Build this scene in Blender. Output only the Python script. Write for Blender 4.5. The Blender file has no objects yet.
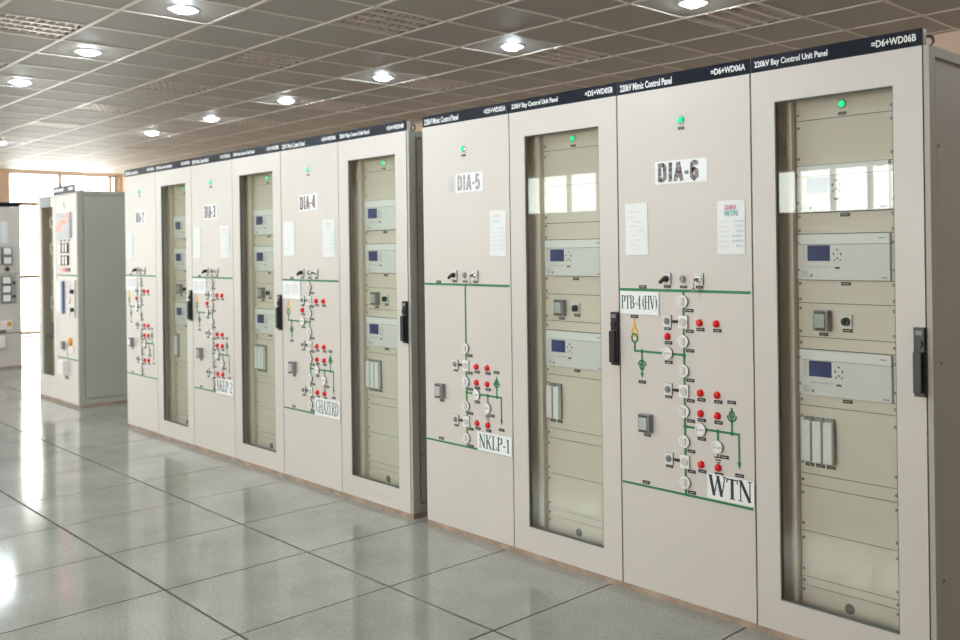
import bpy, math, random
from mathutils import Vector, Matrix
random.seed(7)
S = bpy.context.scene
COL = S.collection

# ------------------------------------------------------------------ camera
CAM = Vector((1.3675, -3.1337, 1.5138)); YAW, ROLL = 0.78167, -0.0135
FPX, SHX, SHY = 936.5, 81.93, -71.68
fw = Vector((-math.sin(YAW), math.cos(YAW), 0)); r0 = Vector((math.cos(YAW), math.sin(YAW), 0)); u0 = Vector((0, 0, 1))
rt = r0 * math.cos(ROLL) + u0 * math.sin(ROLL); up = u0 * math.cos(ROLL) - r0 * math.sin(ROLL)
cd = bpy.data.cameras.new('camera'); cam = bpy.data.objects.new('camera', cd); COL.objects.link(cam)
cam.matrix_world = Matrix(((rt.x, up.x, -fw.x, CAM.x), (rt.y, up.y, -fw.y, CAM.y), (rt.z, up.z, -fw.z, CAM.z), (0, 0, 0, 1)))
cd.sensor_width = 36; cd.lens = FPX / 960 * 36; cd.shift_x = -SHX / 960; cd.shift_y = SHY / 960
cd.clip_start = 0.05; cd.clip_end = 200
cd.dof.use_dof = True; cd.dof.focus_distance = 4.0; cd.dof.aperture_fstop = 2.8
S.camera = cam

def project(p):
    d = Vector(p) - CAM; w = d.dot(fw)
    if w < 0.05: return None
    return 480 + SHX + FPX * d.dot(rt) / w, 320 + SHY - FPX * d.dot(up) / w

# ------------------------------------------------------------------ world, exposure
wd = bpy.data.worlds.new('overcast_sky'); S.world = wd; wd.use_nodes = True
bg = wd.node_tree.nodes['Background']; bg.inputs[0].default_value = (1.0, 0.975, 0.95, 1); bg.inputs[1].default_value = 7.0
S.view_settings.view_transform = 'Standard'; S.view_settings.look = 'None'
S.view_settings.gamma = 1; S.view_settings.use_curve_mapping = False; S.view_settings.exposure = 0.76
LAMP = 150.0
S.cycles.use_denoising = True
S.cycles.max_bounces = 10; S.cycles.diffuse_bounces = 5; S.cycles.glossy_bounces = 5; S.cycles.transparent_max_bounces = 16
S.cycles.sample_clamp_indirect = 6.0
S.cycles.caustics_reflective = False; S.cycles.caustics_refractive = False

# room extents
XL, XR, YF, YB, CH = -18.4, 4.0, -6.5, 4.1, 3.1355

def portal(name, loc, rot, sx, sy):
    l = bpy.data.lights.new(name, 'AREA'); l.shape = 'RECTANGLE'; l.size = sx; l.size_y = sy; l.cycles.is_portal = True
    o = bpy.data.objects.new(name, l); COL.objects.link(o); o.location = loc; o.rotation_euler = rot
WIN_LEFT = [(2.04, 4.02, 0.0, 3.1), (-4.5, -3.0, 0.0, 3.1)]           # y0 y1 z0 z1 on the left wall; second one unseen, added for light
WIN_FRONT = [(-16.4, -14.0, 1.8, 3.0), (-12.1, -9.6, 1.7, 3.0), (-9.3, -7.0, 2.0, 2.62), (-6.8, -5.0, 1.86, 2.5), (-4.85, -3.05, 1.86, 2.42), (-2.85, -0.95, 0.4, 3.0)]  # first two and last are unseen windows, added to light the cabinet fronts
for y0, y1, z0, z1 in WIN_LEFT: portal('sky_portal', (XL - .02, (y0 + y1) / 2, (z0 + z1) / 2), (0, -math.pi / 2, 0), z1 - z0, y1 - y0)
for x0, x1, z0, z1 in WIN_FRONT: portal('sky_portal', ((x0 + x1) / 2, YF - .02, (z0 + z1) / 2), (math.pi / 2, 0, 0), x1 - x0, z1 - z0)

# ------------------------------------------------------------------ materials
MATS = {}
def new_mat(name):
    m = bpy.data.materials.new(name); m.use_nodes = True; MATS[name] = m
    return m, m.node_tree, m.node_tree.nodes['Principled BSDF']
def rgb(c): return (c[0], c[1], c[2], 1)
def mat(name, col, rough=.5, metal=0, var=.04, scale=6, bump=0, bscale=200, col2=None, emit=0, spec=.5, detail=3):
    m, t, b = new_mat(name); N = t.nodes
    tc = N.new('ShaderNodeTexCoord')
    nz = N.new('ShaderNodeTexNoise'); nz.inputs['Scale'].default_value = scale; nz.inputs['Detail'].default_value = detail
    t.links.new(tc.outputs['Object'], nz.inputs['Vector'])
    rp = N.new('ShaderNodeValToRGB')
    c2 = col2 or tuple(min(1, c * (1 + var)) for c in col); c1 = col if col2 else tuple(c * (1 - var) for c in col)
    rp.color_ramp.elements[0].color = rgb(c1); rp.color_ramp.elements[1].color = rgb(c2)
    rp.color_ramp.elements[0].position = .35; rp.color_ramp.elements[1].position = .65
    t.links.new(nz.outputs['Fac'], rp.inputs['Fac']); t.links.new(rp.outputs['Color'], b.inputs['Base Color'])
    b.inputs['Roughness'].default_value = rough; b.inputs['Metallic'].default_value = metal; b.inputs['Specular IOR Level'].default_value = spec
    if emit:
        b.inputs['Emission Color'].default_value = rgb(col); b.inputs['Emission Strength'].default_value = emit
    if bump:
        n2 = N.new('ShaderNodeTexNoise'); n2.inputs['Scale'].default_value = bscale; n2.inputs['Detail'].default_value = 2
        t.links.new(tc.outputs['Object'], n2.inputs['Vector'])
        bp = N.new('ShaderNodeBump'); bp.inputs['Strength'].default_value = bump; bp.inputs['Distance'].default_value = .001
        t.links.new(n2.outputs['Fac'], bp.inputs['Height']); t.links.new(bp.outputs['Normal'], b.inputs['Normal'])
    return m
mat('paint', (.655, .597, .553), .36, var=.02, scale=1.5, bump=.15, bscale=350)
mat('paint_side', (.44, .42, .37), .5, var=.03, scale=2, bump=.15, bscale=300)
mat('paint_rack', (.77, .64, .56), .5, var=.02, scale=2)
mat('paint_olive', (.30, .30, .24), .5, var=.03, scale=2)
mat('plinth_paint', (.40, .29, .22), .6, var=.25, scale=9, detail=6)
mat('header_black', (.010, .012, .022), .22, var=.1, spec=.12)
mat('seal_grey', (.16, .17, .15), .6)
mat('ink_pink_faint', (.80, .66, .67), .7, var=.05)
mat('ink_teal_faint', (.66, .77, .74), .7, var=.05)
mat('cell_pale', (.50, .54, .55), .4)
mat('white_print', (.88, .88, .88), .6, var=.01)
mat('black_plastic', (.012, .013, .016), .35, var=.1)
mat('tag_black', (.02, .02, .02), .4, var=.1)
mat('grey_plastic', (.25, .25, .26), .4, var=.05)
mat('plate_grey', (.72, .71, .69), .35, var=.03)
mat('plate_edge', (.06, .06, .06), .5)
mat('indicator_white', (.84, .82, .80), .3, var=.02)
mat('indicator_face', (.62, .58, .57), .25, var=.03)
mat('chrome', (.7, .7, .7), .2, metal=1, var=.02)
mat('screw_steel', (.25, .24, .22), .4, metal=.6, var=.1, scale=60)
mat('mimic_green', (.015, .20, .07), .45, var=.06)
mat('mimic_yellow', (.80, .45, .02), .45, var=.05)
mat('lamp_red', (.75, .012, .012), .22, var=.05)
mat('led_green', (.0, .60, .22), .3, var=.02, emit=.8)
mat('led_red', (1.0, .10, .07), .4, var=.02, emit=1.6)
mat('device_white', (.88, .81, .81), .45, var=.015, scale=3)
mat('device_lower', (.80, .72, .715), .45, var=.015, scale=3)
mat('screen_blue', (.03, .055, .20), .12, var=.3, scale=12)
mat('ink_dark', (.035, .035, .04), .7, var=.1)
mat('ink_green', (.03, .10, .085), .7, var=.2, scale=30)
mat('ink_mottled', (.03, .02, .025), .7, col2=(.42, .34, .36), scale=75, detail=5)
mat('ink_faded', (.30, .26, .30), .7, col2=(.60, .55, .58), scale=60, detail=5)
mat('ink_pink', (.75, .25, .32), .7, var=.1)
mat('ink_teal', (.20, .60, .55), .7, var=.1)
mat('ink_blue', (.55, .63, .70), .7, var=.2)
mat('ink_grey', (.62, .60, .60), .7, var=.1)
mat('paper', (.84, .84, .83), .65, var=.02, scale=8, bump=.5, bscale=25)
mat('label_white', (.86, .87, .87), .4, var=.02)
mat('blue_stripe', (.05, .13, .28), .4, var=.1)
mat('orange_plastic', (.75, .36, .04), .4, var=.05)
mat('alu', (.66, .60, .55), .38, metal=.6, var=.04, scale=3)
mat('lum_dark', (.22, .20, .18), .5)
mat('tube_white', (.70, .68, .64), .35, var=.02)
mat('wall_peach', (.72, .53, .41), .7, var=.05, scale=1.5, bump=.2, bscale=90)
mat('frame_brown', (.30, .19, .09), .5, var=.15, scale=12)
mat('frame_beige', (.42, .35, .28), .5, var=.05)
mat('grid_white', (.68, .62, .56), .45, var=.03)
mat('ceiling_void', (.12, .11, .10), .8)
mat('joint_dark', (.02, .02, .02), .8, var=.2, scale=20)
mat('trim_white', (.8, .8, .78), .3, var=.02)
mat('ring_metal', (.14, .12, .10), .4, metal=.7, var=.1)
mat('lamp_glow', (.78, .92, 1.0), .4, var=.01, emit=LAMP)
mat('meter_window', (.50, .49, .49), .12, var=.05, scale=40)
mat('sticker', (.60, .60, .56), .5, var=.12, scale=90)
mat('key_metal', (.3, .28, .25), .35, metal=.8)

def ceiling_mat():
    m, t, b = new_mat('ceiling_tile_mat'); N = t.nodes
    tc = N.new('ShaderNodeTexCoord'); v = N.new('ShaderNodeTexVoronoi'); v.inputs['Scale'].default_value = 70
    nz = N.new('ShaderNodeTexNoise'); nz.inputs['Scale'].default_value = 130
    for n in (v, nz): t.links.new(tc.outputs['Object'], n.inputs['Vector'])
    rp = N.new('ShaderNodeValToRGB'); rp.color_ramp.elements[0].position = .36; rp.color_ramp.elements[1].position = .5
    rp.color_ramp.elements[0].color = (.29, .263, .233, 1); rp.color_ramp.elements[1].color = (.40, .364, .324, 1)
    t.links.new(nz.outputs['Fac'], rp.inputs['Fac']); t.links.new(rp.outputs['Color'], b.inputs['Base Color'])
    b.inputs['Roughness'].default_value = .6; b.inputs['Specular IOR Level'].default_value = .5
    bp = N.new('ShaderNodeBump'); bp.inputs['Strength'].default_value = .3; bp.inputs['Distance'].default_value = .001
    t.links.new(v.outputs['Distance'], bp.inputs['Height']); t.links.new(bp.outputs['Normal'], b.inputs['Normal'])
ceiling_mat()
def floor_mat():
    m, t, b = new_mat('floor_stone'); N = t.nodes; K = t.links
    g = N.new('ShaderNodeNewGeometry')
    big = N.new('ShaderNodeTexNoise'); big.inputs['Scale'].default_value = 1.6; big.inputs['Detail'].default_value = 7; big.inputs['Roughness'].default_value = .65
    fine = N.new('ShaderNodeTexNoise'); fine.inputs['Scale'].default_value = 85; fine.inputs['Detail'].default_value = 3
    vo = N.new('ShaderNodeTexVoronoi'); vo.inputs['Scale'].default_value = 42
    for n in (big, fine, vo): K.new(g.outputs['Position'], n.inputs['Vector'])
    r1 = N.new('ShaderNodeValToRGB'); r1.color_ramp.elements[0].position = .3; r1.color_ramp.elements[1].position = .7
    r1.color_ramp.elements[0].color = (.29, .28, .243, 1); r1.color_ramp.elements[1].color = (.42, .41, .365, 1)
    r2 = N.new('ShaderNodeValToRGB'); r2.color_ramp.elements[0].position = .33; r2.color_ramp.elements[1].position = .62
    r2.color_ramp.elements[0].color = (.84, .83, .82, 1); r2.color_ramp.elements[1].color = (1.06, 1.06, 1.06, 1)
    K.new(big.outputs['Fac'], r1.inputs['Fac']); K.new(fine.outputs['Fac'], r2.inputs['Fac'])
    mx = N.new('ShaderNodeMix'); mx.data_type = 'RGBA'; mx.blend_type = 'MULTIPLY'; mx.inputs['Factor'].default_value = 1
    K.new(r1.outputs['Color'], mx.inputs['A']); K.new(r2.outputs['Color'], mx.inputs['B'])
    r3 = N.new('ShaderNodeValToRGB'); r3.color_ramp.elements[0].position = .05; r3.color_ramp.elements[1].position = .16
    r3.color_ramp.elements[0].color = (.80, .78, .76, 1); r3.color_ramp.elements[1].color = (1, 1, 1, 1)
    K.new(vo.outputs['Distance'], r3.inputs['Fac'])
    m2 = N.new('ShaderNodeMix'); m2.data_type = 'RGBA'; m2.blend_type = 'MULTIPLY'; m2.inputs['Factor'].default_value = 1
    K.new(mx.outputs['Result'], m2.inputs['A']); K.new(r3.outputs['Color'], m2.inputs['B']); K.new(m2.outputs['Result'], b.inputs['Base Color'])
    mr = N.new('ShaderNodeMapRange'); mr.inputs['To Min'].default_value = .07; mr.inputs['To Max'].default_value = .15
    K.new(big.outputs['Fac'], mr.inputs['Value']); K.new(mr.outputs['Result'], b.inputs['Roughness'])
    b.inputs['Specular IOR Level'].default_value = .5
floor_mat()
def glass_mat(name, tint, ior=1.5):
    m = bpy.data.materials.new(name); m.use_nodes = True; MATS[name] = m; t = m.node_tree; N = t.nodes; N.clear()
    o = N.new('ShaderNodeOutputMaterial'); mx = N.new('ShaderNodeMixShader'); tr = N.new('ShaderNodeBsdfTransparent'); gl = N.new('ShaderNodeBsdfGlossy'); lw = N.new('ShaderNodeLayerWeight')
    pw = N.new('ShaderNodeMath'); pw.operation = 'POWER'; pw.inputs[1].default_value = 5; fr = N.new('ShaderNodeMath'); fr.operation = 'MULTIPLY_ADD'
    f0 = ((ior - 1) / (ior + 1)) ** 2; fr.inputs[1].default_value = 1 - f0; fr.inputs[2].default_value = f0; lw.inputs[0].default_value = .5
    t.links.new(lw.outputs['Facing'], pw.inputs[0]); t.links.new(pw.outputs[0], fr.inputs[0])
    ab = N.new('ShaderNodeValToRGB')                 # longer path through the pane at a slant absorbs more
    ab.color_ramp.elements[0].color = rgb(tint); ab.color_ramp.elements[1].color = rgb((tint[0] ** 3.2, tint[1] ** 2.2, tint[2] ** 2.4)); ab.color_ramp.elements[1].position = .7
    t.links.new(lw.outputs['Facing'], ab.inputs[0]); t.links.new(ab.outputs[0], tr.inputs[0])
    gl.inputs['Roughness'].default_value = .0
    t.links.new(fr.outputs[0], mx.inputs[0]); t.links.new(tr.outputs[0], mx.inputs[1]); t.links.new(gl.outputs[0], mx.inputs[2]); t.links.new(mx.outputs[0], o.inputs[0])
glass_mat('door_glass', (.968, .986, .973)); glass_mat('window_glass', (.968, .986, .973), 1.3)

# ------------------------------------------------------------------ mesh builder
class MB:
    def __init__(s): s.v = []; s.f = []; s.m = []; s.sm = []
    def face(s, idx, mi=0, sm=False): s.f.append(idx); s.m.append(mi); s.sm.append(sm)
    def box(s, x0, x1, y0, y1, z0, z1, mi=0):
        b = len(s.v)
        s.v += [(x0, y0, z0), (x1, y0, z0), (x1, y1, z0), (x0, y1, z0), (x0, y0, z1), (x1, y0, z1), (x1, y1, z1), (x0, y1, z1)]
        for q in ((0, 3, 2, 1), (4, 5, 6, 7), (0, 1, 5, 4), (1, 2, 6, 5), (2, 3, 7, 6), (3, 0, 4, 7)): s.face([b + i for i in q], mi)
        return s
    def revolve(s, c, prof, n=16, axis='y', mi=0, sm=True):
        # prof: list of (radius, offset); axis y: offset along -y (towards the viewer of a front); axis z: offset along -z
        def P(r, a, o):
            if axis == 'y': return (c[0] + r * math.cos(a), c[1] - o, c[2] + r * math.sin(a))
            if axis == 'x': return (c[0] + o, c[1] + r * math.cos(a), c[2] + r * math.sin(a))
            return (c[0] + r * math.cos(a), c[1] - r * math.sin(a), c[2] - o)
        for (ra, oa), (rb, ob) in zip(prof, prof[1:]):
            b = len(s.v)
            if ra > 1e-6: s.v += [P(ra, 2 * math.pi * k / n, oa) for k in range(n)]
            else: s.v.append(P(0, 0, oa))
            b2 = len(s.v)
            if rb > 1e-6: s.v += [P(rb, 2 * math.pi * k / n, ob) for k in range(n)]
            else: s.v.append(P(0, 0, ob))
            for k in range(n):
                k2 = (k + 1) % n
                if ra > 1e-6 and rb > 1e-6: s.face([b + k, b + k2, b2 + k2, b2 + k], mi, sm)
                elif ra > 1e-6: s.face([b + k, b + k2, b2], mi, sm)
                elif rb > 1e-6: s.face([b, b2 + k2, b2 + k], mi, sm)
        return s
    def cyl(s, c, r, o0, o1, n=16, axis='y', mi=0, mi_cap=None):
        s.revolve(c, [(r, o0), (r, o1)], n, axis, mi); s.revolve(c, [(r, o1), (0, o1)], n, axis, mi if mi_cap is None else mi_cap, False)
        return s
    def prism(s, pts, y0, y1, mi=0):
        # polygon in the x-z plane, counter-clockwise seen from -y, between y0 (front) and y1 (back)
        n = len(pts); b = len(s.v)
        s.v += [(x, y0, z) for x, z in pts] + [(x, y1, z) for x, z in pts]
        s.face([b + i for i in range(n)], mi); s.face([b + n + i for i in reversed(range(n))], mi)
        for i in range(n):
            j = (i + 1) % n; s.face([b + i, b + n + i, b + n + j, b + j], mi)
        return s
    def stroke(s, pts, w, y0, y1, mi=0, closed=False):
        # thick polyline in the x-z plane
        P = [Vector((p[0], p[1])) for p in pts]; n = len(P); L = []; R = []
        for i in range(n):
            a = P[i - 1] if (i > 0 or closed) else None; c = P[(i + 1) % n] if (i < n - 1 or closed) else None
            d1 = (P[i] - a).normalized() if a is not None else None; d2 = (c - P[i]).normalized() if c is not None else None
            if d1 is None: d1 = d2
            if d2 is None: d2 = d1
            n1 = Vector((-d1.y, d1.x)); n2 = Vector((-d2.y, d2.x)); nn = (n1 + n2)
            if nn.length < 1e-4: nn = n1
            nn.normalize(); k = min(2.0, 1 / max(.4, nn.dot(n1))); L.append(P[i] + nn * w / 2 * k); R.append(P[i] - nn * w / 2 * k)
        rng = range(n) if closed else range(n - 1)
        for i in rng:
            j = (i + 1) % n; s.prism([tuple(R[i]), tuple(R[j]), tuple(L[j]), tuple(L[i])], y0, y1, mi)
        return s
    def tube(s, pts, r, n=8, mi=0, closed=False):
        P = [Vector(p) for p in pts]; rings = []; m = len(P)
        for i in range(m):
            d = (P[(i + 1) % m] - P[i - 1]) if closed else (P[min(i + 1, m - 1)] - P[max(i - 1, 0)]); d.normalize()
            h = Vector((0, 0, 1)) if abs(d.z) < .9 else Vector((1, 0, 0)); a = d.cross(h).normalized(); c = d.cross(a)
            rings.append(len(s.v)); s.v += [tuple(P[i] + a * r * math.cos(2 * math.pi * k / n) + c * r * math.sin(2 * math.pi * k / n)) for k in range(n)]
        for i in range(m if closed else m - 1):
            a, b = rings[i], rings[(i + 1) % m]
            for k in range(n): s.face([a + k, a + (k + 1) % n, b + (k + 1) % n, b + k], mi, True)
        return s
    def mesh(s, name, mats):
        me = bpy.data.meshes.new(name); me.from_pydata(s.v, [], s.f)
        for m in mats: me.materials.append(MATS[m])
        me.polygons.foreach_set('material_index', s.m); me.polygons.foreach_set('use_smooth', s.sm); me.update(); return me
    def build(s, name, mats, parent=None, loc=(0, 0, 0), bevel=0):
        return link(name, s.mesh(name, mats if isinstance(mats, (list, tuple)) else [mats]), parent, loc, bevel)
def link(name, me, parent=None, loc=(0, 0, 0), bevel=0):
    o = bpy.data.objects.new(name, me); COL.objects.link(o); o.parent = parent; o.location = loc
    if bevel:
        b = o.modifiers.new('bevel', 'BEVEL'); b.width = bevel; b.segments = 2; b.limit_method = 'ANGLE'
    return o
CACHE = {}
def piece(name, key, fn, mats, parent, loc, bevel=0):
    if key not in CACHE:
        mb = MB(); fn(mb); CACHE[key] = mb.mesh(name, mats if isinstance(mats, (list, tuple)) else [mats])
    return link(name, CACHE[key], parent, loc, bevel)
def tag(o, label, cat, group=None):
    o['label'] = label; o['category'] = cat
    if group: o['group'] = group
    return o
def thing(name, label, cat, loc, rz=0, group=None):
    o = bpy.data.objects.new(name, None); COL.objects.link(o); o.location = loc; o.rotation_euler = (0, 0, rz); o.empty_display_size = .1
    return tag(o, label, cat, group)
def struct(o): o['kind'] = 'structure'; return o

# text: bfont outlines fitted into a box (x, z from 0) in the x-z plane, facing -y
def text_mesh(key, txt, w, h, material, bold=0.0):
    if key in CACHE: return CACHE[key]
    cu = bpy.data.curves.new('text', 'FONT'); cu.body = txt; cu.resolution_u = 2; cu.offset = bold; cu.extrude = .02
    ob = bpy.data.objects.new('text', cu); COL.objects.link(ob); bpy.context.view_layer.update()
    me = bpy.data.meshes.new_from_object(ob.evaluated_get(bpy.context.evaluated_depsgraph_get())); bpy.data.objects.remove(ob)
    xs = [v.co.x for v in me.vertices]; ys = [v.co.y for v in me.vertices]
    ax, ay = min(xs), min(ys); sx = w / (max(xs) - ax); sz = h / (max(ys) - ay)
    for v in me.vertices:
        c = v.co.copy(); v.co = ((c.x - ax) * sx, -.0004 if c.z > 0 else .0004, (c.y - ay) * sz)
    me.materials.clear(); me.materials.append(MATS[material]); CACHE[key] = me; return me

# stroke lettering for the printed paper signs: glyph -> (advance, thick strokes, thin strokes, serif bars)
def arc(cx, cz, rx, rz, a0, a1, n=10):
    return [(cx + rx * math.cos(math.radians(a0 + (a1 - a0) * i / n)), cz + rz * math.sin(math.radians(a0 + (a1 - a0) * i / n))) for i in range(n + 1)]
G = {
 'W': (.95, [[(.10, 1), (.30, 0)], [(.50, 1), (.70, 0)]], [[(.30, 0), (.50, 1)], [(.70, 0), (.88, 1)]], [(.10, 1, .22), (.50, 1, .2), (.86, 1, .2)]),
 'T': (.62, [[(.31, 0), (.31, 1)]], [[(.03, .96), (.59, .96)], [(.04, .98), (.04, .78)], [(.58, .98), (.58, .78)]], [(.31, 0, .3)]),
 'N': (.74, [[(.12, 1), (.60, 0)]], [[(.12, 0), (.12, 1)], [(.60, 0), (.60, 1)]], [(.10, 1, .2), (.12, 0, .22), (.60, 1, .24)]),
 'K': (.70, [[(.15, 0), (.15, 1)], [(.30, .55), (.58, 0)]], [[(.17, .4), (.56, 1)]], [(.15, 0, .28), (.15, 1, .28), (.56, 1, .24), (.58, 0, .22)]),
 'L': (.56, [[(.15, 0), (.15, 1)]], [[(.05, .03), (.52, .03)], [(.51, .02), (.51, .25)]], [(.15, 1, .28), (.12, 0, .24)]),
 'P': (.60, [[(.15, 0), (.15, 1)], arc(.28, .74, .24, .24, -60, 60)], [[(.15, .97)] + arc(.26, .74, .26, .24, 90, 60, 3), [(.15, .5)] + arc(.26, .74, .26, .24, -90, -60, 3)], [(.15, 0, .28), (.12, 1, .2)]),
 'B': (.64, [[(.15, 0), (.15, 1)], arc(.26, .76, .25, .22, -60, 60), arc(.28, .27, .28, .24, -65, 65)], [[(.12, .97), (.38, .96)], [(.12, .52), (.40, .52)], [(.12, .03), (.40, .04)]], [(.12, 0, .2), (.12, 1, .2)]),
 'R': (.70, [[(.15, 0), (.15, 1)], arc(.26, .75, .25, .23, -60, 60), [(.36, .5), (.60, 0)]], [[(.12, .97), (.38, .96)], [(.12, .51), (.40, .52)]], [(.15, 0, .28), (.12, 1, .2), (.62, 0, .16)]),
 'D': (.68, [[(.15, 0), (.15, 1)], arc(.26, .5, .34, .46, -62, 62)], [[(.12, .97)] + arc(.26, .5, .34, .47, 90, 62, 4), [(.12, .03)] + arc(.26, .5, .34, .47, -90, -62, 4)], [(.12, 0, .2), (.12, 1, .2)]),
 'H': (.74, [[(.15, 0), (.15, 1)], [(.59, 0), (.59, 1)]], [[(.15, .52), (.59, .52)]], [(.15, 0, .26), (.15, 1, .26), (.59, 0, .26), (.59, 1, .26)]),
 'V': (.70, [[(.12, 1), (.36, 0)]], [[(.36, 0), (.60, 1)]], [(.12, 1, .24), (.60, 1, .22)]),
 'A': (.70, [[(.34, 1), (.60, 0)]], [[(.10, 0), (.34, 1)], [(.18, .33), (.50, .33)]], [(.10, 0, .2), (.60, 0, .24)]),
 'Z': (.60, [[(.52, .97), (.08, .03)]], [[(.08, .97), (.54, .97)], [(.06, .03), (.55, .03)], [(.08, .98), (.08, .78)], [(.55, .02), (.55, .24)]], []),
 'I': (.34, [[(.17, 0), (.17, 1)]], [], [(.17, 0, .28), (.17, 1, .28)]),
 'G': (.68, [arc(.36, .5, .28, .47, 125, 235)], [arc(.36, .5, .28, .47, 125, 40, 6), arc(.36, .5, .28, .47, 235, 310, 6), [(.56, .05), (.56, .42)]], [(.54, .42, .22)]),
 '-': (.36, [], [[(.05, .36), (.31, .36)], [(.05, .39), (.31, .39)]], []),
 '1': (.42, [[(.22, 0), (.22, .98)]], [[(.08, .8), (.22, .97)]], [(.22, 0, .26)]),
 '2': (.52, [arc(.26, .73, .18, .24, -35, 70, 6)], [arc(.26, .73, .19, .24, 70, 170, 6), [(.41, .6), (.06, .06)], [(.06, .04), (.46, .04)], [(.06, .09), (.46, .09)]], []),
 '3': (.52, [arc(.24, .74, .18, .22, -60, 70, 6), arc(.24, .28, .2, .25, -70, 60, 6)], [arc(.24, .74, .18, .22, 70, 160, 4), arc(.24, .28, .2, .25, -70, -160, 4)], []),
 '4': (.54, [[(.36, 0), (.36, 1)]], [[(.36, .98), (.04, .3)], [(.04, .28), (.50, .28)]], [(.36, 0, .22)]),
 '(': (.34, [arc(.36, .45, .22, .6, 150, 210, 6)], [arc(.36, .45, .22, .6, 150, 112, 4), arc(.36, .45, .22, .6, 210, 248, 4)], []),
 ')': (.34, [arc(-.02, .45, .22, .6, -30, 30, 6)], [arc(-.02, .45, .22, .6, 30, 68, 4), arc(-.02, .45, .22, .6, -30, -68, 4)], []),
 ' ': (.16, [], [], [])}
def serif_word(mb, txt, x0, z0, w, h, y0, y1, tk=.12, tn=.055):
    tot = sum(G[c][0] for c in txt); k = w / tot; x = x0; i = 0
    for c in txt:
        adv, thick, thin, ser = G[c]
        f = lambda p, x=x: (x + p[0] * k, z0 + p[1] * h)
        for st, t in [(a, tk) for a in thick] + [(a, tn) for a in thin]:
            i += 1; mb.stroke([f(p) for p in st], t * max(k, h * .45), y0 - i * 2e-6, y1)
        for sx, sz, sw in ser:
            a = f((sx - sw / 2, sz)); b = f((sx + sw / 2, sz)); i += 1
            mb.stroke([a, b], tn * h * .8, y0 - i * 2e-6, y1)
        x += adv * k
# block numerals and letters for the DIA signs (all strokes heavy)
BK = {'D': (.62, [[(.14, 0), (.14, 1)], [(.14, .9)] + [(.34, .9), (.46, .78), (.46, .22), (.34, .1), (.14, .1)]]), 'I': (.36, [[(.18, 0), (.18, 1)]]),
      'A': (.64, [[(.12, 0), (.32, .98)], [(.32, .98), (.52, 0)], [(.2, .28), (.45, .28)]]), '-': (.34, [[(.05, .42), (.29, .42)]]),
      '2': (.56, [[(.12, .68), (.14, .86), (.28, .92), (.42, .86), (.42, .66), (.14, .12)], [(.08, .09), (.48, .09)]]),
      '3': (.56, [[(.12, .76), (.16, .88), (.28, .92), (.42, .84), (.42, .62), (.28, .52), (.42, .42), (.42, .16), (.28, .08), (.14, .12), (.11, .26)]]),
      '4': (.56, [[(.38, 0), (.38, 1)], [(.38, .96), (.1, .3)], [(.06, .26), (.5, .26)]]),
      '5': (.56, [[(.46, .92), (.16, .92), (.14, .54), (.28, .6), (.42, .5), (.42, .2), (.3, .08), (.16, .1), (.1, .22)]]),
      '6': (.58, [[(.43, .76), (.4, .88), (.28, .92), (.16, .84), (.14, .5), (.14, .2), (.28, .08), (.43, .2), (.43, .46), (.28, .56), (.15, .46)]])}
def block_word(mb, txt, x0, z0, w, h, y0, y1, t=.215):
    tot = sum(BK[c][0] for c in txt); k = w / tot; x = x0; i = 0
    for c in txt:
        adv, st = BK[c]
        for s_ in st: i += 1; mb.stroke([(x + p[0] * k, z0 + p[1] * h) for p in s_], t * k * (1 if c != '-' else .8), y0 - i * 3e-6, y1)
        x += adv * k

# ================================================================== SETTING
FS, FX, FY = 0.713, -1.4595, -0.7012
def in_view(pts, mar=40):
    q = [project(p) for p in pts]; q = [a for a in q if a]
    if not q: return False
    xs = [a[0] for a in q]; ys = [a[1] for a in q]
    return max(xs) > -mar and min(xs) < 960 + mar and max(ys) > -mar and min(ys) < 640 + mar
def cells(xs0, step_x, x_lo, x_hi): 
    k = math.floor((x_lo - xs0) / step_x); r = []
    while xs0 + k * step_x < x_hi - 1e-6:
        a, b = max(x_lo, xs0 + k * step_x), min(x_hi, xs0 + (k + 1) * step_x)
        if b - a > .03: r.append((a, b))
        k += 1
    return r
fl = struct(MB().box(XL, XR, YF, YB, -.12, -.011).build('floor', 'joint_dark'))
show, rest = [], []
for a, b in cells(FX, FS, XL, XR):
    for c, d in cells(FY, FS, YF, YB):
        q = [(a, c, 0), (b, c, 0), (a, d, 0), (b, d, 0), ((a + b) / 2, (c + d) / 2, 0)]
        hid = c > .1
        dist = (Vector(((a + b) / 2, (c + d) / 2, 0)) - CAM).length
        (show if (in_view(q) and not hid) else rest).append((dist, a, b, c, d))
show.sort(); rest += show[300:]; show = show[:300]
def tilebox(mb, lx, ly):
    g, k = .0045, .0065
    mb.box(-lx / 2 + g, lx / 2 - g, -ly / 2 + k, ly / 2 - k, -.012, 0)
for dist, a, b, c, d in show:
    piece('floor_tile', ('ft', round(b - a, 3), round(d - c, 3)), lambda mb: tilebox(mb, b - a, d - c), 'floor_stone', fl, ((a + b) / 2, (c + d) / 2, random.uniform(-.0003, .0003)))
mb = MB()
for dist, a, b, c, d in rest: mb.box(a + .0028, b - .0028, c + .0028, d - .0028, -.012, 0)
o = mb.build('floor_tiles_beyond', 'floor_stone', fl); o['kind'] = 'stuff'

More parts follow.
